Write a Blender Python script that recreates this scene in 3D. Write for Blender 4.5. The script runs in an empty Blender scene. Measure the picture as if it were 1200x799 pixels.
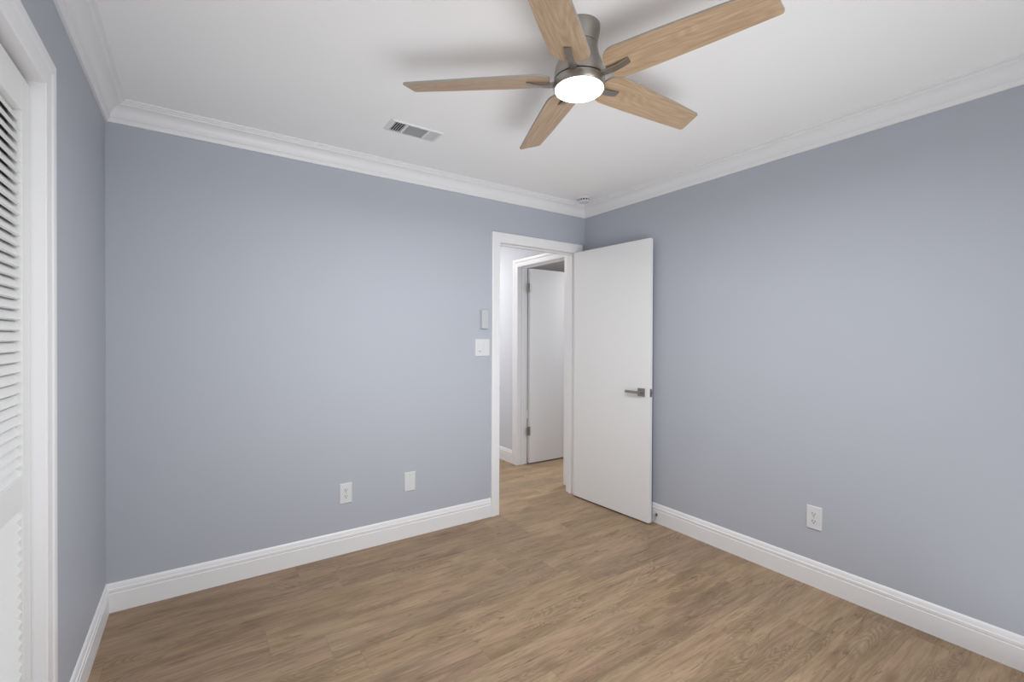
import bpy, bmesh, math, random
from mathutils import Vector, Matrix
random.seed(4)
S = bpy.context.scene
COL = S.collection
PI = math.pi

# ------------------------------------------------------------------ camera
YAW, PIT, ROL = 0.5987, -0.0063, 0.0040
F = Vector((math.sin(YAW)*math.cos(PIT), math.cos(YAW)*math.cos(PIT), math.sin(PIT)))
R0 = Vector((math.cos(YAW), -math.sin(YAW), 0)); U0 = R0.cross(F)
R = R0*math.cos(ROL) + U0*math.sin(ROL); U = U0*math.cos(ROL) - R0*math.sin(ROL)
cam_d = bpy.data.cameras.new('camera'); cam = bpy.data.objects.new('camera', cam_d); COL.objects.link(cam)
cam_d.sensor_width = 36; cam_d.lens = 539.23/1200*36; cam_d.clip_start = 0.02
M = Matrix((R, U, -F)).transposed().to_4x4(); M.translation = Vector((0.3642, -2.8981, 1.32))
cam.matrix_world = M
S.camera = cam

# ------------------------------------------------------------------ room sizes
W, D, H = 3.088, 5.6, 2.435          # bedroom: x 0..W, y -D..0, z 0..H
HX0, HX1, HY0, HY1 = 1.75, 3.105, 0.115, 3.2   # hallway
NX0, NX1, NY0, NY1 = 3.220, 5.9, 0.115, 3.2    # room across the hallway
OX0, OX1, OZ = 2.225, 2.990, 2.035    # doorway in the back wall
CY0, CY1, CZ = -2.72, -1.09, 2.028    # closet opening in the left wall

# ------------------------------------------------------------------ light
S.view_settings.view_transform = 'Standard'; S.view_settings.look = 'None'
S.view_settings.gamma = 1; S.view_settings.use_curve_mapping = False
S.view_settings.exposure = -0.17
wd = bpy.data.worlds.new('daylight'); S.world = wd; wd.use_nodes = True
wd.node_tree.nodes['Background'].inputs[0].default_value = (0.80, 0.88, 1.0, 1)
wd.node_tree.nodes['Background'].inputs[1].default_value = 1.0

def area(name, loc, target, sx, sy, watts, color=(1, 1, 1)):
    l = bpy.data.lights.new(name, 'AREA'); l.shape = 'RECTANGLE'; l.size = sx; l.size_y = sy
    l.energy = watts; l.color = color
    o = bpy.data.objects.new(name, l); COL.objects.link(o); o.location = loc
    o.rotation_euler = (Vector(target)-Vector(loc)).to_track_quat('-Z', 'Y').to_euler()
    return o
area('window_daylight', (1.55, -D-0.35, 1.30), (1.55, 0, 0.9), 2.2, 1.3, 5, (0.97, 1.0, 1.03))
area('floor_up_fill', (1.55, -3.6, 0.02), (1.55, -3.6, 2.0), 2.6, 2.4, 28, (0.97, 1.0, 1.03))  # added upward fill light at floor level, brightens the ceiling
# added fills without fixtures: one shines down from the rear, one lifts the ceiling
k_ = area('rear_down_fill', (1.55, -3.6, 2.40), (1.55, -0.3, 0.0), 1.6, 0.6, 17, (0.98, 1.0, 1.02)); k_.data.spread = 1.5
fl_ = area('ceiling_fill', (1.1, -3.3, 0.5), (1.8, -0.6, H), 1.9, 1.2, 11, (0.97, 1.0, 1.03)); fl_.data.spread = 1.5
area('hall_ceiling_lamp', (2.25, 1.9, H-0.06), (2.35, 1.6, 0), 0.35, 0.35, 29, (1.0, 0.97, 0.93))
area('next_room_fill', (4.5, 0.9, H-0.35), (3.9, 1.0, 0), 0.7, 0.7, 40, (1.0, 0.985, 0.96))  # added fill for the far door leaf and wall, no fixture there

# ------------------------------------------------------------------ materials
def mat(name, col, rough=0.5, metal=0.0, bump=0.0, bscale=200, spec=0.5):
    m = bpy.data.materials.new(name); m.use_nodes = True; nt = m.node_tree
    b = nt.nodes['Principled BSDF']
    b.inputs['Base Color'].default_value = (*col, 1); b.inputs['Roughness'].default_value = rough
    b.inputs['Metallic'].default_value = metal; b.inputs['Specular IOR Level'].default_value = spec
    tc = nt.nodes.new('ShaderNodeTexCoord'); n = nt.nodes.new('ShaderNodeTexNoise')
    n.inputs['Scale'].default_value = bscale; n.inputs['Detail'].default_value = 3
    nt.links.new(tc.outputs['Object'], n.inputs['Vector'])
    if bump:
        bp = nt.nodes.new('ShaderNodeBump'); bp.inputs['Strength'].default_value = bump
        bp.inputs['Distance'].default_value = 0.001
        nt.links.new(n.outputs['Fac'], bp.inputs['Height']); nt.links.new(bp.outputs[0], b.inputs['Normal'])
    # very slight colour variation so that paint is not perfectly flat
    n2 = nt.nodes.new('ShaderNodeTexNoise'); n2.inputs['Scale'].default_value = 1.7
    nt.links.new(tc.outputs['Object'], n2.inputs['Vector'])
    r = nt.nodes.new('ShaderNodeValToRGB')
    r.color_ramp.elements[0].color = (*[c*0.985 for c in col], 1); r.color_ramp.elements[1].color = (*[min(1, c*1.015) for c in col], 1)
    nt.links.new(n2.outputs['Fac'], r.inputs[0]); nt.links.new(r.outputs[0], b.inputs['Base Color'])
    return m
BLUE = mat('blue_grey_wall_paint', (0.462, 0.486, 0.541), 0.55, bump=0.25, bscale=260, spec=0.3)
HALLW = mat('hall_wall_paint', (0.66, 0.68, 0.73), 0.55, bump=0.2, bscale=260, spec=0.3)
CEIL = mat('white_ceiling_paint', (0.91, 0.91, 0.905), 0.75, bump=0.25, bscale=160, spec=0.2)
TRIM = mat('white_semi_gloss_trim', (0.83, 0.83, 0.84), 0.35, spec=0.45)
DOORM = mat('white_door_paint', (0.80, 0.80, 0.80), 0.4, bump=0.1, bscale=90, spec=0.4)
CLOS = mat('closet_white_paint', (0.78, 0.785, 0.78), 0.45)
PLAST = mat('white_plastic', (0.70, 0.71, 0.73), 0.35)
PALE = mat('pale_grey_plastic', (0.52, 0.54, 0.56), 0.45)
DARK = mat('dark_slot', (0.02, 0.02, 0.022), 0.6)
DUCT = mat('duct_shade_colour', (0.05, 0.05, 0.052), 0.6)  # near-black colour stands in for the shade inside the duct
REG = mat('white_enamel_register', (0.76, 0.76, 0.76), 0.4)
CLIN = mat('closet_inside_shade', (0.10, 0.10, 0.10), 0.8)  # near-black walls stand in for shade behind the louvres
RUB = mat('white_rubber', (0.5, 0.5, 0.5), 0.7)

def nickel():
    m = bpy.data.materials.new('brushed_nickel'); m.use_nodes = True; nt = m.node_tree; b = nt.nodes['Principled BSDF']
    b.inputs['Metallic'].default_value = 0.95
    tc = nt.nodes.new('ShaderNodeTexCoord'); mp = nt.nodes.new('ShaderNodeMapping'); mp.inputs['Scale'].default_value = (30, 30, 600)
    n = nt.nodes.new('ShaderNodeTexNoise'); n.inputs['Scale'].default_value = 3
    nt.links.new(tc.outputs['Object'], mp.inputs[0]); nt.links.new(mp.outputs[0], n.inputs['Vector'])
    r = nt.nodes.new('ShaderNodeValToRGB'); r.color_ramp.elements[0].color = (0.29, 0.27, 0.24, 1); r.color_ramp.elements[1].color = (0.43, 0.405, 0.365, 1)
    nt.links.new(n.outputs['Fac'], r.inputs[0]); nt.links.new(r.outputs[0], b.inputs['Base Color'])
    b.inputs['Roughness'].default_value = 0.34
    return m
NICK = nickel()

def emis(name, col, s):
    m = bpy.data.materials.new(name); m.use_nodes = True; b = m.node_tree.nodes['Principled BSDF']
    b.inputs['Base Color'].default_value = (0.9, 0.9, 0.9, 1)
    b.inputs['Emission Color'].default_value = (*col, 1); b.inputs['Emission Strength'].default_value = s
    n = m.node_tree.nodes.new('ShaderNodeTexNoise'); n.inputs['Scale'].default_value = 4
    return m
LENS = emis('lit_frosted_lens', (1.0, 0.97, 0.92), 9.0)

def glass():
    m = bpy.data.materials.new('window_glass'); m.use_nodes = True; nt = m.node_tree
    for n in list(nt.nodes): nt.nodes.remove(n)
    o = nt.nodes.new('ShaderNodeOutputMaterial'); mx = nt.nodes.new('ShaderNodeMixShader')
    t = nt.nodes.new('ShaderNodeBsdfTransparent'); g = nt.nodes.new('ShaderNodeBsdfGlossy'); g.inputs['Roughness'].default_value = 0.02
    mx.inputs[0].default_value = 0.06
    nt.links.new(t.outputs[0], mx.inputs[1]); nt.links.new(g.outputs[0], mx.inputs[2]); nt.links.new(mx.outputs[0], o.inputs[0])
    return m
GLASS = glass()

class NT:
    def __init__(s, nt): s.nt = nt
    def new(s, t, **kw):
        n = s.nt.nodes.new(t)
        for k, v in kw.items(): setattr(n, k, v)
        return n
    def link(s, a, b): s.nt.links.new(a, b)
    def math(s, op, a, b=None, c=None):
        n = s.new('ShaderNodeMath', operation=op)
        for i, v in enumerate((a, b, c)):
            if v is None: continue
            if isinstance(v, (int, float)): n.inputs[i].default_value = v
            else: s.link(v, n.inputs[i])
        return n.outputs[0]
    def comb(s, x, y, z):
        n = s.new('ShaderNodeCombineXYZ')
        for i, v in enumerate((x, y, z)):
            if isinstance(v, (int, float)): n.inputs[i].default_value = v
            else: s.link(v, n.inputs[i])
        return n.outputs[0]
    def noise(s, vec, scale, detail=3, rough=0.5, dist=0.0):
        n = s.new('ShaderNodeTexNoise'); s.link(vec, n.inputs['Vector'])
        n.inputs['Scale'].default_value = scale; n.inputs['Detail'].default_value = detail
        n.inputs['Roughness'].default_value = rough; n.inputs['Distortion'].default_value = dist
        return n.outputs['Fac']
    def ramp(s, fac, stops):
        n = s.new('ShaderNodeValToRGB'); e = n.color_ramp.elements
        while len(e) < len(stops): e.new(0.5)
        for i, (p, c) in enumerate(stops):
            e[i].position = p; e[i].color = (*c, 1) if len(c) == 3 else c
        s.link(fac, n.inputs[0]); return n.outputs[0]
    def mix(s, fac, a, b, mode='MIX'):
        n = s.new('ShaderNodeMix', data_type='RGBA', blend_type=mode)
        for i, v in ((0, fac), (6, a), (7, b)):
            if isinstance(v, (int, float)): n.inputs[i].default_value = v
            elif isinstance(v, tuple): n.inputs[i].default_value = (*v, 1)
            else: s.link(v, n.inputs[i])
        return n.outputs[2]

def floor_material():
    m = bpy.data.materials.new('oak_vinyl_planks'); m.use_nodes = True; n = NT(m.node_tree)
    b = m.node_tree.nodes['Principled BSDF']
    PW, PL = 0.182, 1.22
    tc = n.new('ShaderNodeTexCoord'); sp = n.new('ShaderNodeSeparateXYZ'); n.link(tc.outputs['Object'], sp.inputs[0])
    x, y = sp.outputs[0], sp.outputs[1]
    yr = n.math('DIVIDE', n.math('ADD', y, 20.05), PW); row = n.math('FLOOR', yr); fy = n.math('FRACT', yr)
    wn = n.new('ShaderNodeTexWhiteNoise', noise_dimensions='1D'); n.link(row, wn.inputs['W'])
    xr = n.math('ADD', n.math('DIVIDE', n.math('ADD', x, 20), PL), n.math('MULTIPLY', wn.outputs['Value'], 5.0))
    colm = n.math('FLOOR', xr); fx = n.math('FRACT', xr)
    wn2 = n.new('ShaderNodeTexWhiteNoise', noise_dimensions='2D'); n.link(n.comb(row, colm, 0), wn2.inputs['Vector'])
    rnd = wn2.outputs['Value']
    wn3 = n.new('ShaderNodeTexWhiteNoise', noise_dimensions='2D'); n.link(n.comb(n.math('ADD', row, 7.3), colm, 0), wn3.inputs['Vector'])
    rnd2 = wn3.outputs['Value']
    ox = n.math('MULTIPLY', rnd, 37.0); oy = n.math('MULTIPLY', rnd2, 23.0)
    px = n.math('ADD', x, ox); py = n.math('ADD', y, oy)
    # growth-ring field: a slow warped surface cut into rings, gives cathedral figure
    fld = n.noise(n.comb(n.math('MULTIPLY', px, 0.9), n.math('MULTIPLY', py, 5.5), oy), 1.6, 2.0, 0.45, 0.7)
    rings = n.math('SINE', n.math('MULTIPLY', fld, 190.0))
    rings = n.math('MULTIPLY_ADD', rings, 0.5, 0.5)
    # knots area mask: figure only shows strongly in places
    patch = n.ramp(n.noise(n.comb(n.math('MULTIPLY', px, 2.0), n.math('MULTIPLY', py, 8.0), ox), 1.1, 2), [(0.46, (0, 0, 0)), (0.60, (1, 1, 1))])
    grain = n.noise(n.comb(n.math('MULTIPLY', px, 2.6), n.math('MULTIPLY', py, 42.0), ox), 2.0, 6, 0.62, 0.6)
    fine = n.noise(n.comb(n.math('MULTIPLY', px, 12.0), n.math('MULTIPLY', py, 260.0), oy), 2.0, 2, 0.5)
    broad = n.noise(n.comb(n.math('MULTIPLY', px, 1.3), n.math('MULTIPLY', py, 8.0), ox), 1.6, 4, 0.6, 0.8)
    base = n.ramp(broad, [(0.28, (0.190, 0.130, 0.076)), (0.48, (0.310, 0.222, 0.138)), (0.72, (0.400, 0.295, 0.190))])
    base = n.mix(n.math('MULTIPLY', n.ramp(grain, [(0.38, (1, 1, 1)), (0.56, (0, 0, 0))]), 0.55), base, (0.165, 0.110, 0.062))
    base = n.mix(n.math('MULTIPLY', n.math('MULTIPLY', rings, patch), 0.50), base, (0.135, 0.092, 0.052))
    pinkm = n.ramp(n.noise(n.comb(n.math('MULTIPLY', px, 1.7), n.math('MULTIPLY', py, 9.0), rnd2), 1.5, 2), [(0.40, (0.985, 1.01, 0.965)), (0.62, (1.02, 0.99, 1.0))])
    base = n.mix(1.0, base, pinkm, 'MULTIPLY')
    base = n.mix(n.math('MULTIPLY', fine, 0.16), base, (0.42, 0.33, 0.24))
    dash = n.noise(n.comb(n.math('MULTIPLY', px, 5.0), n.math('MULTIPLY', py, 30.0), oy), 1.5, 3, 0.6, 0.8)
    base = n.mix(n.math('MULTIPLY', n.ramp(dash, [(0.60, (0, 0, 0)), (0.70, (1, 1, 1))]), 0.62), base, (0.120, 0.078, 0.043))
    # dark knots, small and stretched
    vo = n.new('ShaderNodeTexVoronoi', feature='F1'); vo.inputs['Scale'].default_value = 1.0
    n.link(n.comb(n.math('MULTIPLY', px, 2.1), n.math('MULTIPLY', py, 6.5), 0), vo.inputs['Vector'])
    kn = n.ramp(vo.outputs['Distance'], [(0.03, (1, 1, 1)), (0.18, (0, 0, 0))])
    base = n.mix(n.math('MULTIPLY', n.math('MULTIPLY', kn, n.ramp(grain, [(0.3, (0.2, 0.2, 0.2)), (0.6, (1, 1, 1))])), 0.7), base, (0.115, 0.072, 0.040))
    tone = n.math('MULTIPLY_ADD', rnd, 0.14, 0.92)
    base = n.mix(1.0, base, n.comb(n.math('MULTIPLY', tone, 1.035), n.math('MULTIPLY', tone, 0.985), n.math('MULTIPLY_ADD', rnd2, 0.10, n.math('SUBTRACT', tone, 0.07))), 'MULTIPLY')
    # seams
    ey = n.math('MINIMUM', fy, n.math('SUBTRACT', 1.0, fy)); ex = n.math('MINIMUM', fx, n.math('SUBTRACT', 1.0, fx))
    sy = n.math('LESS_THAN', ey, 0.005); sx = n.math('LESS_THAN', ex, 0.0008)
    seam = n.math('MAXIMUM', sy, sx)
    base = n.mix(n.math('MULTIPLY', seam, 0.30), base, (0.09, 0.06, 0.04))
    n.link(base, b.inputs['Base Color'])
    b.inputs['Roughness'].default_value = 0.42; b.inputs['Specular IOR Level'].default_value = 0.4
    n.link(n.math('MULTIPLY_ADD', grain, 0.16, 0.36), b.inputs['Roughness'])
    bp = n.new('ShaderNodeBump'); bp.inputs['Strength'].default_value = 0.22; bp.inputs['Distance'].default_value = 0.002
    n.link(n.math('SUBTRACT', n.math('MULTIPLY', grain, 0.4), seam), bp.inputs['Height']); n.link(bp.outputs[0], b.inputs['Normal'])
    return m
FLOOR = floor_material()

def blade_material():
    m = bpy.data.materials.new('light_oak_blade'); m.use_nodes = True; n = NT(m.node_tree)
    b = m.node_tree.nodes['Principled BSDF']
    tc = n.new('ShaderNodeTexCoord'); sp = n.new('ShaderNodeSeparateXYZ'); n.link(tc.outputs['Object'], sp.inputs[0])
    oi = n.new('ShaderNodeObjectInfo'); rr = n.math('MULTIPLY', oi.outputs['Random'], 9.0)
    x, y = sp.outputs[0], sp.outputs[1]
    g = n.noise(n.comb(n.math('MULTIPLY', x, 3.0), n.math('MULTIPLY', y, 60.0), rr), 2.0, 5, 0.6, 0.6)
    fld = n.noise(n.comb(n.math('MULTIPLY', x, 1.2), n.math('MULTIPLY', y, 6.0), rr), 1.5, 1, 0.4, 0.3)
    rg = n.math('MULTIPLY_ADD', n.math('SINE', n.math('MULTIPLY', fld, 110.0)), 0.5, 0.5)
    c = n.ramp(g, [(0.30, (0.385, 0.262, 0.160)), (0.7, (0.56, 0.408, 0.270))])
    c = n.mix(n.math('MULTIPLY', rg, 0.26), c, (0.28, 0.182, 0.105))
    n.link(c, b.inputs['Base Color']); b.inputs['Roughness'].default_value = 0.42
    return m
BLADE = blade_material()
BEDGE = mat('grey_blade_edge', (0.30, 0.29, 0.27), 0.5)

# ------------------------------------------------------------------ mesh helpers
def box(bm, x0, x1, y0, y1, z0, z1, mx=None, mi=0):
    vs = [bm.verts.new((x, y, z)) for x in (x0, x1) for y in (y0, y1) for z in (z0, z1)]
    if mx is not None:
        for v in vs: v.co = mx @ v.co
    fs = []
    for q in ((0, 1, 3, 2), (4, 6, 7, 5), (0, 4, 5, 1), (2, 3, 7, 6), (0, 2, 6, 4), (1, 5, 7, 3)):
        f = bm.faces.new([vs[i] for i in q]); f.material_index = mi; fs.append(f)
    return vs
def sweep(bm, prof, a, b, mx=None):
    """prism: closed profile list of 3D offset points placed at a and at b (functions returning Vectors)."""
    va = [bm.verts.new(a(p)) for p in prof]; vb = [bm.verts.new(b(p)) for p in prof]
    n = len(prof)
    for i in range(n): bm.faces.new((va[i], va[(i+1) % n], vb[(i+1) % n], vb[i]))
    bm.faces.new(va[::-1]); bm.faces.new(vb)
def lathe(bm, prof, seg=48, c=(0, 0), caps=True):
    rings = []
    for r, z in prof:
        rings.append([bm.verts.new((c[0]+r*math.cos(2*PI*k/seg), c[1]+r*math.sin(2*PI*k/seg), z)) for k in range(seg)])
    for a, b in zip(rings, rings[1:]):
        for k in range(seg): bm.faces.new((a[k], a[(k+1) % seg], b[(k+1) % seg], b[k]))
    if caps:
        bm.faces.new(rings[0][::-1]); bm.faces.new(rings[-1])
def cyl(bm, p, q, r, seg=20, r2=None):
    p, q = Vector(p), Vector(q); d = (q-p).normalized(); t = d.orthogonal().normalized(); s = d.cross(t)
    r2 = r if r2 is None else r2
    A = [bm.verts.new(p+r*(math.cos(2*PI*k/seg)*t+math.sin(2*PI*k/seg)*s)) for k in range(seg)]
    B = [bm.verts.new(q+r2*(math.cos(2*PI*k/seg)*t+math.sin(2*PI*k/seg)*s)) for k in range(seg)]
    for k in range(seg): bm.faces.new((A[k], A[(k+1) % seg], B[(k+1) % seg], B[k]))
    bm.faces.new(A[::-1]); bm.faces.new(B)
def tube(bm, pts, r, seg=8):
    rings = []
    for i, p in enumerate(pts):
        p = Vector(p); d = (Vector(pts[min(i+1, len(pts)-1)])-Vector(pts[max(i-1, 0)])).normalized()
        t = d.cross(Vector((0, 0, 1))) if abs(d.z) < .95 else d.cross(Vector((1, 0, 0))); t.normalize(); s = d.cross(t)
        rings.append([bm.verts.new(p+r*(math.cos(2*PI*k/seg)*t+math.sin(2*PI*k/seg)*s)) for k in range(seg)])
    for a, b in zip(rings, rings[1:]):
        for k in range(seg): bm.faces.new((a[k], a[(k+1) % seg], b[(k+1) % seg], b[k]))
    bm.faces.new(rings[0][::-1]); bm.faces.new(rings[-1])
def obj(name, bm, m, parent=None, bevel=0, smooth=False, loc=None, seg=2):
    bmesh.ops.recalc_face_normals(bm, faces=bm.faces)
    me = bpy.data.meshes.new(name); bm.to_mesh(me); bm.free()
    o = bpy.data.objects.new(name, me); COL.objects.link(o)
    for k in (m if isinstance(m, (list, tuple)) else [m]): me.materials.append(k)
    if loc is not None: o.location = loc
    if parent is not None: o.parent = parent
    if bevel:
        md = o.modifiers.new('bevel', 'BEVEL'); md.width = bevel; md.segments = seg; md.limit_method = 'ANGLE'; md.angle_limit = 0.6
        md.harden_normals = False
    if smooth:
        for p in me.polygons: p.use_smooth = True
        md = o.modifiers.new('split', 'EDGE_SPLIT'); md.split_angle = math.radians(38)
    return o
def struct(name, bm, m, parent=None, **k):
    o = obj(name, bm, m, parent, **k)
    if parent is None: o['kind'] = 'structure'
    return o
def empty(name, loc=(0, 0, 0), rz=0):
    o = bpy.data.objects.new(name, None); COL.objects.link(o); o.location = loc; o.rotation_euler = (0, 0, rz); o.empty_display_size = 0.05
    return o
def tag(o, label, cat, group=None):
    o['label'] = label; o['category'] = cat
    if group: o['group'] = group
    return o
def B(): return bmesh.new()

# ------------------------------------------------------------------ room shell
bm = B(); box(bm, -1.0, 6.3, -D-0.12, 3.4, -0.05, 0); fl = struct('floor', bm, FLOOR)
bm = B(); box(bm, -1.0, 6.3, -D-0.12, 3.4, H, H+0.08); struct('ceiling', bm, CEIL)

bm = B()      # back wall with the doorway
box(bm, -0.9, OX0-0.018, 0, 0.115, 0, H); box(bm, OX1+0.018, W+0.0, 0, 0.115, 0, H); box(bm, OX0-0.018, OX1+0.018, 0, 0.115, OZ+0.018, H)
struct('wall_back', bm, BLUE)
bm = B(); box(bm, W, W+0.115, -D, 0.115, 0, H); struct('wall_right', bm, BLUE)
bm = B()      # left wall with the closet opening
T = 0.10
box(bm, -T, 0, CY1+0.02, 0, 0, H); box(bm, -T, 0, -D, CY0-0.02, 0, H); box(bm, -T, 0, CY0-0.02, CY1+0.02, CZ+0.02, H)
struct('wall_left', bm, BLUE)
bm = B()      # front wall (behind the camera) with its window
WX0, WX1, WZ0, WZ1 = 0.55, 2.75, 0.75, 2.1
box(bm, -0.1, WX0, -D-0.12, -D, 0, H); box(bm, WX1, W+0.115, -D-0.12, -D, 0, H)
box(bm, WX0, WX1, -D-0.12, -D, 0, WZ0); box(bm, WX0, WX1, -D-0.12, -D, WZ1, H)
struct('wall_front', bm, BLUE)
bm = B()
for x0, x1, z0, z1 in ((WX0, WX0+.05, WZ0, WZ1), (WX1-.05, WX1, WZ0, WZ1), (WX0, WX1, WZ0, WZ0+.05), (WX0, WX1, WZ1-.05, WZ1), (1.63, 1.67, WZ0, WZ1)):
    box(bm, x0, x1, -D-0.08, -D-0.03, z0, z1)
win = struct('window_1', bm, TRIM)
bm = B(); box(bm, WX0+.05, WX1-.05, -D-0.058, -D-0.054, WZ0+.05, WZ1-.05); obj('pane', bm, GLASS, win)
bm = B(); box(bm, WX0-.06, WX1+.06, -D+0.001, -D+0.04, WZ0-.03, WZ0); obj('window_sill', bm, TRIM, win)
# closet shell
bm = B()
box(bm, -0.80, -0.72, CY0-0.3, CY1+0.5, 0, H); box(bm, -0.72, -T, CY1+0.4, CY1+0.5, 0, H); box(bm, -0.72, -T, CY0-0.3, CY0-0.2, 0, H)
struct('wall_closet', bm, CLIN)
# hallway and the room across it
DY0, DY1 = 0.27, 1.005     # doorway in the hall's right wall
bm = B()
box(bm, HX1, NX0, DY1+0.018, HY1, 0, H); box(bm, HX1, NX0, 0.115, DY0-0.018, 0, H); box(bm, HX1, NX0, DY0-0.018, DY1+0.018, OZ+0.03, H)
struct('wall_hall_right', bm, HALLW)
bm = B(); box(bm, HX0-0.1, HX0, HY0, HY1, 0, H); struct('wall_hall_left', bm, HALLW)
bm = B(); box(bm, HX0-0.1, NX0, HY1, HY1+.1, 0, H); struct('wall_hall_back', bm, HALLW)
bm = B(); box(bm, NX0, NX1, HY1, HY1+.1, 0, H); box(bm, NX1, NX1+.1, 0.115, HY1+.1, 0, H); box(bm, NX0, NX1+.1, 0.015, 0.115, 0, H)
struct('wall_opposite_room', bm, BLUE)

# ------------------------------------------------------------------ crown moulding and baseboards
def cove():
    p = [(0, .095), (.010, .095), (.0115, .089), (.016, .085), (.0175, .079), (.0175, .075), (.021, .0735)]
    for k in range(1, 9):
        a = k/8*PI/2; p.append((.021+.044*(1-math.cos(a)), .0735-.050*math.sin(a)))
    p += [(.067, .0175), (.073, .015), (.074, .008), (.083, .007), (.085, 0), (0, 0)]
    return p
CR = cove()
def crown(name, axis, pos, sgn, s0, s1, m0=1, m1=1):
    """axis x/y the moulding runs along, pos = wall coordinate, sgn = direction into room; mitred by d at ends"""
    bm = B()
    def at(s, m):
        def f(p):
            d, dz = p; t = s+m*d; q = pos+sgn*d
            return Vector((t, q, H-dz)) if axis == 'x' else Vector((q, t, H-dz))
        return f
    sweep(bm, CR, at(s0, m0), at(s1, -m1))
    o = struct(name, bm, TRIM, smooth=True)
    return o
crown('trim_1', 'x', 0, -1, 0, W)
crown('trim_2', 'y', 0, 1, -D, 0)
crown('trim_3', 'y', W, -1, -D, 0)
crown('trim_4', 'x', -D, 1, 0, W)
BP = [(0, 0), (.014, 0), (.014, .089), (.0100, .0915), (.0100, .0945), (.013, .097), (.013, .109), (.0095, .1115), (.0085, .115), (.0080, .124), (.0055, .132), (.002, .1365), (0, .137)]
def baseb(name, axis, pos, sgn, s0, s1, m0=1, m1=1, mat_=None):
    bm = B()
    def at(s, m):
        def f(p):
            d, z = p; t = s+m*d; q = pos+sgn*d
            return Vector((t, q, z)) if axis == 'x' else Vector((q, t, z))
        return f
    sweep(bm, BP, at(s0, m0), at(s1, -m1))
    return struct(name, bm, TRIM, smooth=True)
CW = 0.065
baseb('baseboard_back', 'x', 0, -1, 0, OX0-CW, 1, 0)
baseb('baseboard_left', 'y', 0, 1, CY1+0.088, 0, 0, 1)
baseb('baseboard_right', 'y', W, -1, -D, 0, 1, 1)
baseb('baseboard_front', 'x', -D, 1, 0, W, 1, 1)
baseb('baseboard_hall_right', 'y', HX1, -1, DY1+0.085, HY1, 0, 1)
baseb('baseboard_hall_left', 'y', HX0, 1, HY0, HY1, 1, 1)
baseb('baseboard_hall_back', 'x', HY1, -1, HX0, HX1, 1, 1)
baseb('baseboard_opposite_room', 'x', HY1, -1, NX0, NX1, 0, 0)

# ------------------------------------------------------------------ door casings (mitred) and jambs
def casing(name, axis, pos, sgn, a0, a1, zt, w, t=0.018, lo=True, hi=True, wr=None):
    """picture-frame casing round an opening a0..a1, top zt, on plane pos, sticking out by sgn*t"""
    wr = w if wr is None else wr
    prof = [(0, 0), (0, t*0.55), (w*0.06, t*0.70), (w*0.55, t*0.80), (w*0.62, t*0.95), (w*0.70, t), (w*0.95, t), (w, t*0.9), (w, 0)]
    bm = B()
    def P(a, z, d): return Vector((a, pos+sgn*d, z)) if axis == 'x' else Vector((pos+sgn*d, a, z))
    if lo: sweep(bm, prof, lambda p: P(a0-p[0], 0, p[1]), lambda p: P(a0-p[0], zt+p[0], p[1]))
    if hi: sweep(bm, prof, lambda p: P(a1+p[0]*wr/w, 0, p[1]), lambda p: P(a1+p[0]*wr/w, zt+p[0], p[1]))
    sweep(bm, prof, lambda p: P(a0-p[0], zt+p[0], p[1]), lambda p: P(a1+p[0]*wr/w, zt+p[0], p[1]))
    return struct(name, bm, TRIM)
casing('trim_5', 'x', 0, -1, OX0, OX1, OZ, 0.072, wr=0.060)
casing('trim_6', 'y', 0, 1, CY0, CY1, CZ, 0.088)
casing('trim_7', 'y', HX1, -1, DY0, DY1, 2.052, 0.080)
casing('trim_8', 'x', HY0, 1, OX0-.006, OX1+.008, OZ+.006, 0.065)
bm = B()      # bedroom door jamb with stop
box(bm, OX0-.018, OX0, 0, .115, 0, OZ+.018); box(bm, OX1, OX1+.018, 0, .115, 0, OZ+.018); box(bm, OX0, OX1, 0, .115, OZ, OZ+.018)
box(bm, OX0, OX0+.011, .040, .075, 0, OZ); box(bm, OX1-.011, OX1, .040, .075, 0, OZ); box(bm, OX0+.011, OX1-.011, .040, .075, OZ-.011, OZ)
jamb = struct('trim_9', bm, TRIM)
bm = B(); box(bm, OX0, OX0+.002, .006, .034, .912, .972); box(bm, OX0, OX0+.006, -.004, .006, .925, .960)
obj('strike_plate', bm, NICK, jamb)
bm = B()      # jamb of the doorway across the hall
zt = 2.052
box(bm, HX1, NX0, DY1, DY1+.018, 0, zt+.018); box(bm, HX1, NX0, DY0-.018, DY0, 0, zt+.018); box(bm, HX1, NX0, DY0, DY1, zt, zt+.018)
box(bm, HX1+.038, HX1+.072, DY1-.011, DY1, 0, zt); box(bm, HX1+.038, HX1+.072, DY0, DY0+.011, 0, zt); box(bm, HX1+.038, HX1+.072, DY0+.011, DY1-.011, zt-.011, zt)
struct('trim_10', bm, TRIM)
bm = B()      # closet jamb
box(bm, -T, 0, CY1, CY1+.02, 0, CZ+.02); box(bm, -T, 0, CY0-.02, CY0, 0, CZ+.02); box(bm, -T, 0, CY0, CY1, CZ, CZ+.02)
struct('trim_11', bm, TRIM)

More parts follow.
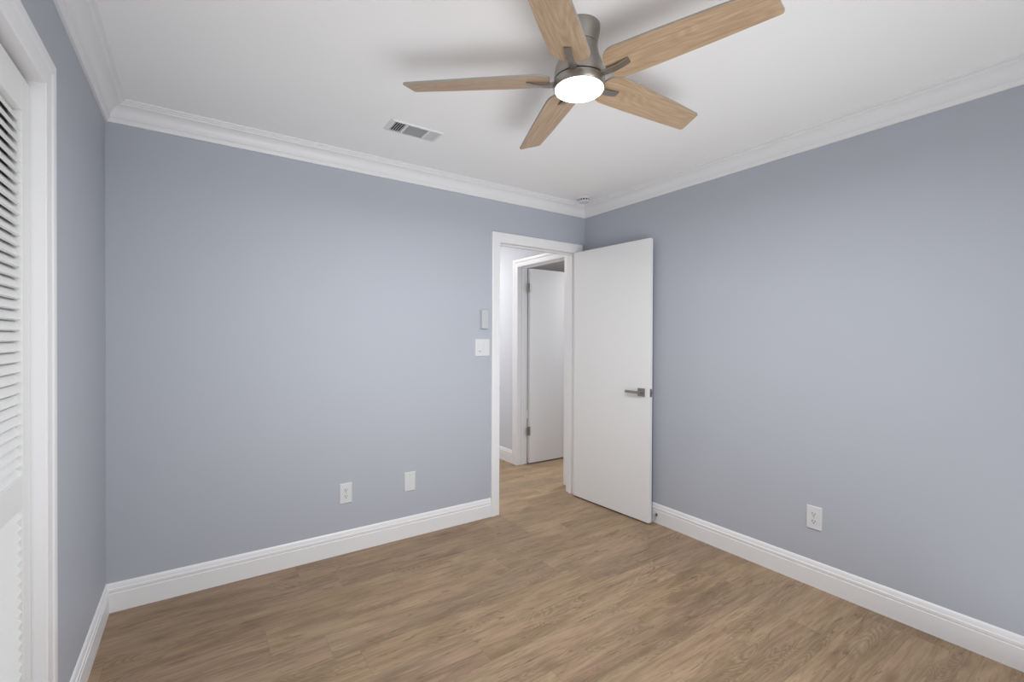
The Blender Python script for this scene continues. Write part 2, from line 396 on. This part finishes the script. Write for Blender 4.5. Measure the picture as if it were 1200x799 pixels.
# ------------------------------------------------------------------ doors
def hinge(parent, x, y, z, w=.030):
    bm = B(); box(bm, x-w, x+w, y-.0015, y+.0015, z-.045, z+.045); cyl(bm, (x, y-.003, z-.048), (x, y-.003, z+.048), .0062, 12)
    obj('hinge', bm, NICK, parent)
def lever(parent, L, side, x, z, toward):
    """square rose + flat lever; leaf local frame: leaf runs along +x, side=-1/+1 the face normal in local y"""
    s = side
    y0 = 0 if s < 0 else .035
    r = B(); box(r, x-.029, x+.029, min(y0, y0+s*.009), max(y0, y0+s*.009), z-.029, z+.029)
    o = obj('door_handle', r, NICK, parent, bevel=.0015)
    l = B(); cyl(l, (x, y0+s*.008, z), (x, y0+s*.038, z), .011, 20)
    box(l, min(x+toward*.118, x-toward*.012), max(x+toward*.118, x-toward*.012), min(y0+s*.032, y0+s*.043), max(y0+s*.032, y0+s*.043), z-.010, z+.010)
    obj('lever', l, NICK, o, bevel=.002)
def leaf(name, pin, ang, w, h, z0):
    """leaf local: x from hinge to latch, y 0..0.035 thickness"""
    bm = B(); box(bm, .003, w, 0, .035, z0, z0+h)
    o = obj(name, bm, DOORM, None, bevel=.0015); o['kind'] = 'structure'
    o.location = (pin[0], pin[1], 0); o.rotation_euler = (0, 0, ang)
    return o
# bedroom door, open about 94 degrees against the right wall
P0 = Vector((2.956, -.014)); P1 = Vector((3.000, -.760))
d = P1-P0; ang = math.atan2(d.y, d.x); LW = d.length
d1 = leaf('door_1', P0, ang, LW, 2.022, .010)
# local +y is to the left of the direction, that is towards +x (the wall); visible face is local y=0
lever(d1, LW, -1, LW-.065, .935, -1)
lever(d1, LW, 1, LW-.065, .935, -1)
bm = B(); box(bm, LW-.0005, LW+.0015, .006, .029, .905, .962); cyl(bm, (LW, .0175, .937), (LW+.009, .0175, .937), .008, 12)
obj('latch_plate', bm, NICK, d1)
for z in (.28, 1.05, 1.82):
    bm = B(); cyl(bm, (0.0, .038, z-.045), (0.0, .038, z+.045), .006, 12); box(bm, 0, .034, .0352, .0368, z-.045, z+.045); obj('hinge', bm, NICK, d1)
# door across the hall, open into the opposite room
d2 = leaf('door_2', (3.226, .968), math.radians(-1), .74, 2.035, .012)
for z in (.350, 1.845):
    bm = B(); box(bm, -.034, .003, -.0005, .0015, z-.045, z+.045); cyl(bm, (-.004, -.004, z-.045), (-.004, -.004, z+.045), .0065, 12); box(bm, -.002, .012, -.002, .0, z-.045, z+.045)
    obj('hinge', bm, NICK, d2)

# closet bifold louvred doors: two pairs of leaves
XF, TH = -.020, .028
def bifold(name, y1, y0):
    """one leaf, from y1 (nearer back wall) to y0; face at XF"""
    zb, ztp = .015, CZ-.018
    ST = .055 if True else 0
    bm = B()
    box(bm, XF-TH, XF, y1-.068, y1, zb, ztp); box(bm, XF-TH, XF, y0, y0+.068, zb, ztp)
    rails = ((zb, .17), (.865, .950), (1.915, ztp))
    for a, b in rails: box(bm, XF-TH, XF, y0+.068, y1-.068, a, b)
    o = struct(name, bm, CLOS, bevel=.0015)
    sl = B()
    for za, zb2 in ((.17, .865), (.950, 1.915)):
        n = round((zb2-za)/.0275); p = (zb2-za)/n
        for k in range(n):
            z = za+(k+.5)*p
            # slats slope: outer edge low, inner edge high
            th = math.radians(60); hw = .0172
            c = Vector((XF-TH/2, 0, z)); dx, dz = math.cos(th)*hw, -math.sin(th)*hw
            nx, nz = math.sin(th)*.003, math.cos(th)*.003
            q = [(c.x+dx+nx, c.z+dz+nz), (c.x+dx-nx, c.z+dz-nz), (c.x-dx-nx, c.z-dz-nz), (c.x-dx+nx, c.z-dz+nz)]
            sweep(sl, q, lambda t: Vector((t[0], y0+.068, t[1])), lambda t: Vector((t[0], y1-.068, t[1])))
    obj('louver_slats', sl, CLOS, o)
    return o
lw = (CY1-CY0-.012)/4
for k, nm in enumerate(('door_3', 'door_4', 'door_5', 'door_6')):
    y1 = CY1-.003-k*(lw+.002); o = bifold(nm, y1, y1-lw)
    if k in (1, 2):
        kb = B(); yk = y1-lw+.04 if k == 1 else y1-.04
        cyl(kb, (XF, yk, .92), (XF+.014, yk, .92), .007, 16); cyl(kb, (XF+.014, yk, .92), (XF+.028, yk, .92), .016, 20, .013)
        obj('knob', kb, NICK, o, bevel=.001)

# ------------------------------------------------------------------ ceiling fan
AX, AY = 1.497, -1.660
fan = empty('ceiling_fan', (AX, AY, H)); tag(fan, 'five blade ceiling fan with light wood blades, brushed nickel body and a lit lamp', 'ceiling fan')
def zc(z): return z-H
bm = B(); lathe(bm, [(.0735, 0), (.0735, -.012), (.0725, -.020), (.0695, -.035), (.0665, -.050), (.0650, -.068)], 64)
obj('canopy', bm, NICK, fan, smooth=True)
bm = B(); lathe(bm, [(.0650, -.070), (.0655, -.078), (.0672, -.092), (.0715, -.108), (.0790, -.126), (.0860, -.145), (.0895, -.162), (.0908, -.178), (.0902, -.1865), (.080, -.1875)], 64)
obj('motor_housing', bm, NICK, fan, smooth=True)
bm = B(); lathe(bm, [(.083, -.182), (.083, -.194)], 48); obj('dark_groove', bm, DARK, fan, smooth=True)
bm = B(); lathe(bm, [(.082, -.1905), (.0905, -.1910), (.0920, -.195), (.0920, -.217), (.0905, -.221), (.086, -.2215)], 64)
obj('light_kit_ring', bm, NICK, fan, smooth=True)
bm = B()
pr = [(.0870, -.219)]+[(.0870*math.cos(a), -.221-.016*math.sin(a)) for a in [k/10*PI/2 for k in range(0, 10)]]
lathe(bm, pr, 64); obj('lamp_lens', bm, LENS, fan, smooth=True)

def blade_mesh():
    bm = B()
    N = 44; t = .0035
    def half(r):
        r0, r1 = .105, .632
        u = (r-r0)/(r1-r0)
        base = .068-.021*u
        return base
    up = []
    # outline going round: root corners broadly rounded, tip nearly square and slightly slanted
    def arc(cx, cy, R_, a0, a1, n=8): return [(cx+R_*math.cos(a0+(a1-a0)*k/n), cy+R_*math.sin(a0+(a1-a0)*k/n)) for k in range(n+1)]
    out = []
    out += arc(.160, .015, .055, PI, PI/2)[:]
    out += [(.30, .0665), (.45, .060)]
    out += arc(.626, .041, .010, PI/2, 0, 5)
    out += arc(.610, -.041, .010, 0, -PI/2, 5)
    out += [(.45, -.060), (.30, -.0665)]
    out += arc(.160, -.015, .055, -PI/2, -PI)[:]
    # widen the root to its full width
    o2 = []
    for x, y in out:
        o2.append((x, y))
    top = [bm.verts.new((x, y, t)) for x, y in o2]; bot = [bm.verts.new((x, y, -t)) for x, y in o2]
    bm.faces.new(top); bm.faces.new(bot[::-1])
    n = len(o2)
    for i in range(n):
        f = bm.faces.new((top[i], bot[i], bot[(i+1) % n], top[(i+1) % n])); f.material_index = 1
    bmesh.ops.recalc_face_normals(bm, faces=bm.faces)
    me = bpy.data.meshes.new('blade'); bm.to_mesh(me); bm.free()
    me.materials.append(BLADE); me.materials.append(BEDGE)
    return me
def bracket_mesh(ph):
    """arm: leaves the housing near the groove, dips under the blade and ends as a flat tab under it"""
    bm = B(); pts = []
    for k in range(13):
        u = k/12
        r = .078+.112*u
        # height relative to blade axis height
        z = -.015-.009*math.sin(u*PI)*(1-u*.3)+.0065*u
        w = .0125-.002*math.sin(u*PI)
        pts.append((r, z, w))
    rings = []
    for i, (r, z, w) in enumerate(pts):
        tilt = min(1, max(0, (i-2)/5))*ph
        th = .0022+.0035*(1-i/12)
        ring = []
        for a, b in ((-w, th), (w, th), (w, -th), (-w, -th)):
            ring.append(bm.verts.new((r, a*math.cos(tilt), z+b-a*math.sin(tilt)+.002)))
        rings.append(ring)
    for a, b in zip(rings, rings[1:]):
        for k in range(4): bm.faces.new((a[k], a[(k+1) % 4], b[(k+1) % 4], b[k]))
    bm.faces.new(rings[0][::-1]); bm.faces.new(rings[-1])
    bmesh.ops.recalc_face_normals(bm, faces=bm.faces)
    me = bpy.data.meshes.new('blade_bracket'); bm.to_mesh(me); bm.free(); me.materials.append(NICK)
    return me
PH = math.radians(13); ZB = 2.260
bme, kme = blade_mesh(), bracket_mesh(PH)
for k in range(5):
    a = math.radians((-1.5, 70.0, 140.6, 215.6, 288.1)[k])
    b = bpy.data.objects.new('blade', bme); COL.objects.link(b); b.parent = fan
    b.rotation_mode = 'XYZ'; b.location = (0, 0, ZB-H-(.009 if k == 2 else 0))
    b.rotation_euler = (Matrix.Rotation(a, 3, 'Z') @ Matrix.Rotation(-PH, 3, 'X')).to_euler()
    c = bpy.data.objects.new('blade_bracket', kme); COL.objects.link(c); c.parent = b
    # bracket drawn unpitched at its root: counter-rotate inside the pitched blade
    c.rotation_euler = Matrix.Rotation(PH, 3, 'X').to_euler()
    md = c.modifiers.new('bevel', 'BEVEL'); md.width = .0012; md.segments = 2
l = bpy.data.lights.new('fan_lamp', 'AREA'); l.shape = 'DISK'; l.size = .16; l.energy = 25; l.color = (1, 1, 1)
lo = bpy.data.objects.new('fan_lamp', l); COL.objects.link(lo); lo.location = (AX, AY, H-.240)

# ------------------------------------------------------------------ ceiling register
vent = empty('air_vent', (1.325, -.547, H)); tag(vent, 'white ceiling air register with three banks of slats between the fan and back wall', 'air vent')
VX0, VX1, VY0, VY1 = -.147, .147, -.069, .069
banks = ((-.122, -.062), (-.050, .060), (.072, .125)); vy0, vy1 = -.056, .056
bm = B(); z0, z1 = -.008, -.0005
box(bm, VX0+.012, VX1-.012, VY0+.006, vy0, z0, z1); box(bm, VX0+.012, VX1-.012, vy1, VY1-.006, z0, z1)
t1 = [bm.verts.new((x, y, z0)) for x, y in ((VX0+.012, VY0+.006), (VX1-.012, VY0+.006), (VX1-.012, VY1-.006), (VX0+.012, VY1-.006))]
t0 = [bm.verts.new((x, y, z1)) for x, y in ((VX0, VY0), (VX1, VY0), (VX1, VY1), (VX0, VY1))]
for i in range(4): bm.faces.new((t1[i], t1[(i+1) % 4], t0[(i+1) % 4], t0[i]))
xs = [VX0+.012]+[v for b_ in banks for v in b_]+[VX1-.012]
for i in range(0, len(xs), 2): box(bm, xs[i], xs[i+1], vy0, vy1, z0, z1)
obj('frame', bm, REG, vent)
bm = B(); box(bm, banks[0][0], banks[2][1], vy0, vy1, -.0004, -.0001); obj('duct_shade_sheet', bm, DUCT, vent)  # flat sheet coloured as the duct's shade, ceiling stays uncut
def slats(x0, x1, along, tilt, pitch, name, hw=.0052):
    bm = B(); th = .0006
    a0, a1 = (x0, x1) if along == 'y' else (vy0, vy1)
    n = round((a1-a0)/pitch)
    for k in range(n):
        c = a0+(k+.5)*(a1-a0)/n; zc_ = -.0052
        ct, st = math.cos(tilt)*hw, math.sin(tilt)*hw
        q = [(c-ct, zc_-st-th), (c+ct, zc_+st-th), (c+ct, zc_+st+th), (c-ct, zc_-st+th)]
        if along == 'y': sweep(bm, q, lambda t: Vector((t[0], vy0, t[1])), lambda t: Vector((t[0], vy1, t[1])))
        else: sweep(bm, q, lambda t: Vector((x0, t[0], t[1])), lambda t: Vector((x1, t[0], t[1])))
    return obj('slats', bm, REG, vent)
slats(*banks[0], 'y', math.radians(38), .0125, 'a')
slats(*banks[1], 'x', math.radians(50), .0095, 'b', .0050)
slats(*banks[2], 'y', math.radians(-45), .0105, 'c', .0046)

# ------------------------------------------------------------------ smoke detector
sd = empty('smoke_detector', (2.90, -.19, H)); tag(sd, 'round white smoke detector on the ceiling in the far corner', 'smoke detector')
bm = B(); lathe(bm, [(.052, 0), (.052, -.010), (.050, -.012)], 40); obj('mounting_base', bm, PLAST, sd, smooth=True)
bm = B(); lathe(bm, [(.040, -.012), (.040, -.026)], 40); obj('sensor_slots', bm, DARK, sd, smooth=True)
bm = B()
for k in range(12):
    m_ = Matrix.Rotation(2*PI*k/12, 4, 'Z'); box(bm, .036, .044, -.0035, .0035, -.026, -.011, m_)
lathe(bm, [(.046, -.0235), (.046, -.029), (.040, -.035), (.020, -.038), (.002, -.0385)], 40)
obj('cover', bm, PLAST, sd)

# ------------------------------------------------------------------ wall plates; local frame: plate in xz, +y is INTO the wall
def plate_root(name, loc, rz): return empty(name, loc, rz)
def plate(root, w, h, t=.006, m=PLAST, name='cover_plate'):
    bm = B(); vs = box(bm, -w/2, w/2, -t, 0, -h/2, h/2)
    for v in vs:
        if v.co.y < -t/2: v.co.x *= (w-.006)/w; v.co.z *= (h-.006)/h
    return obj(name, bm, m, root, bevel=.001)
def outlet(loc, rz, label):
    r = plate_root('wall_outlet', loc, rz); tag(r, label, 'outlet', 'duplex wall outlets'); plate(r, .076, .124)
    for s in (1, -1):
        zc0 = s*.0195
        bm = B()
        # rounded-side receptacle face
        pts = []
        for k in range(25):
            a = 2*PI*k/24
            if k == 24: break
            pts.append((.0172*math.cos(a), max(-.0145, min(.0145, .0172*math.sin(a)))))
        A = [bm.verts.new((x, -.0078, zc0+z)) for x, z in pts]; Bv = [bm.verts.new((x, -.0055, zc0+z)) for x, z in pts]
        bm.faces.new(A)
        for i in range(len(pts)): bm.faces.new((A[i], A[(i+1) % len(pts)], Bv[(i+1) % len(pts)], Bv[i]))
        f = obj('receptacle', bm, PLAST, r)
        bm = B(); box(bm, -.0078, -.0052, -.0083, -.0070, zc0-.001, zc0+.0085); box(bm, .0052, .0078, -.0083, -.0070, zc0-.001, zc0+.0075)
        cyl(bm, (0, -.0083, zc0-.0075), (0, -.0070, zc0-.0075), .0028, 12); obj('slots', bm, DARK, f)
    bm = B(); cyl(bm, (0, -.0075, 0), (0, -.0055, 0), .003, 12); obj('screw', bm, PALE, r)
outlet((1.112, 0, .366), 0, 'white duplex outlet low on the back wall, left of the blank plate')
outlet((W, -1.783, .366), -PI/2, 'white duplex outlet low on the right wall')
r = plate_root('blank_wall_plate', (1.524, 0, .367), 0); tag(r, 'plain white blank plate low on the back wall, right of the outlet', 'wall plate')
plate(r, .078, .126)
bm = B(); cyl(bm, (0, -.0072, .042), (0, -.0055, .042), .003, 12); obj('screw', bm, PALE, r)
bm = B(); cyl(bm, (0, -.0072, -.042), (0, -.0055, -.042), .003, 12); obj('screw', bm, PALE, r)
r = plate_root('light_switch', (2.078, 0, 1.25), 0); tag(r, 'white double rocker light switch on the back wall beside the doorway', 'light switch')
plate(r, .124, .126)
for i, x in enumerate((-.023, .023)):
    bm = B(); vs = box(bm, x-.0165, x+.0165, -.0095, -.005, -.0335, .0335)
    for v in vs:
        if v.co.y < -.006: v.co.y += (.0025 if (v.co.z > 0) == (i == 0) else 0)
    rk = obj('rocker', bm, PLAST, r, bevel=.0008)
    if i == 0:
        bm = B(); box(bm, x-.008, x+.008, -.0102, -.0085, -.029, -.026); obj('locator_bar', bm, DARK, rk)
r = plate_root('control_box', (2.087, 0, 1.456), 0); tag(r, 'slim upright pale grey box on the wall above the light switch', 'wall control')
bm = B(); box(bm, -.030, .030, -.005, 0, -.070, .070); obj('back_plate', bm, PALE, r, bevel=.001)
bm = B(); box(bm, -.026, .030, -.022, -.005, -.068, .068); obj('control_body', bm, PALE, r, bevel=.003, seg=3)

# ------------------------------------------------------------------ spring door stop on the right baseboard
ds = empty('door_stop', (W-.014, -.770, .062)); tag(ds, 'small metal spring door stop on the right baseboard behind the open door', 'door stop')
bm = B(); cyl(bm, (0, 0, 0), (-.003, 0, 0), .010, 20); obj('base', bm, NICK, ds)
bm = B(); tube(bm, [(-.003-.020*k/60, .0055*math.cos(k/60*2*PI*7), .0055*math.sin(k/60*2*PI*7)) for k in range(61)], .0011, 6); obj('spring', bm, NICK, ds, smooth=True)
bm = B(); cyl(bm, (-.023, 0, 0), (-.030, 0, 0), .0075, 16); obj('rubber_tip', bm, RUB, ds)
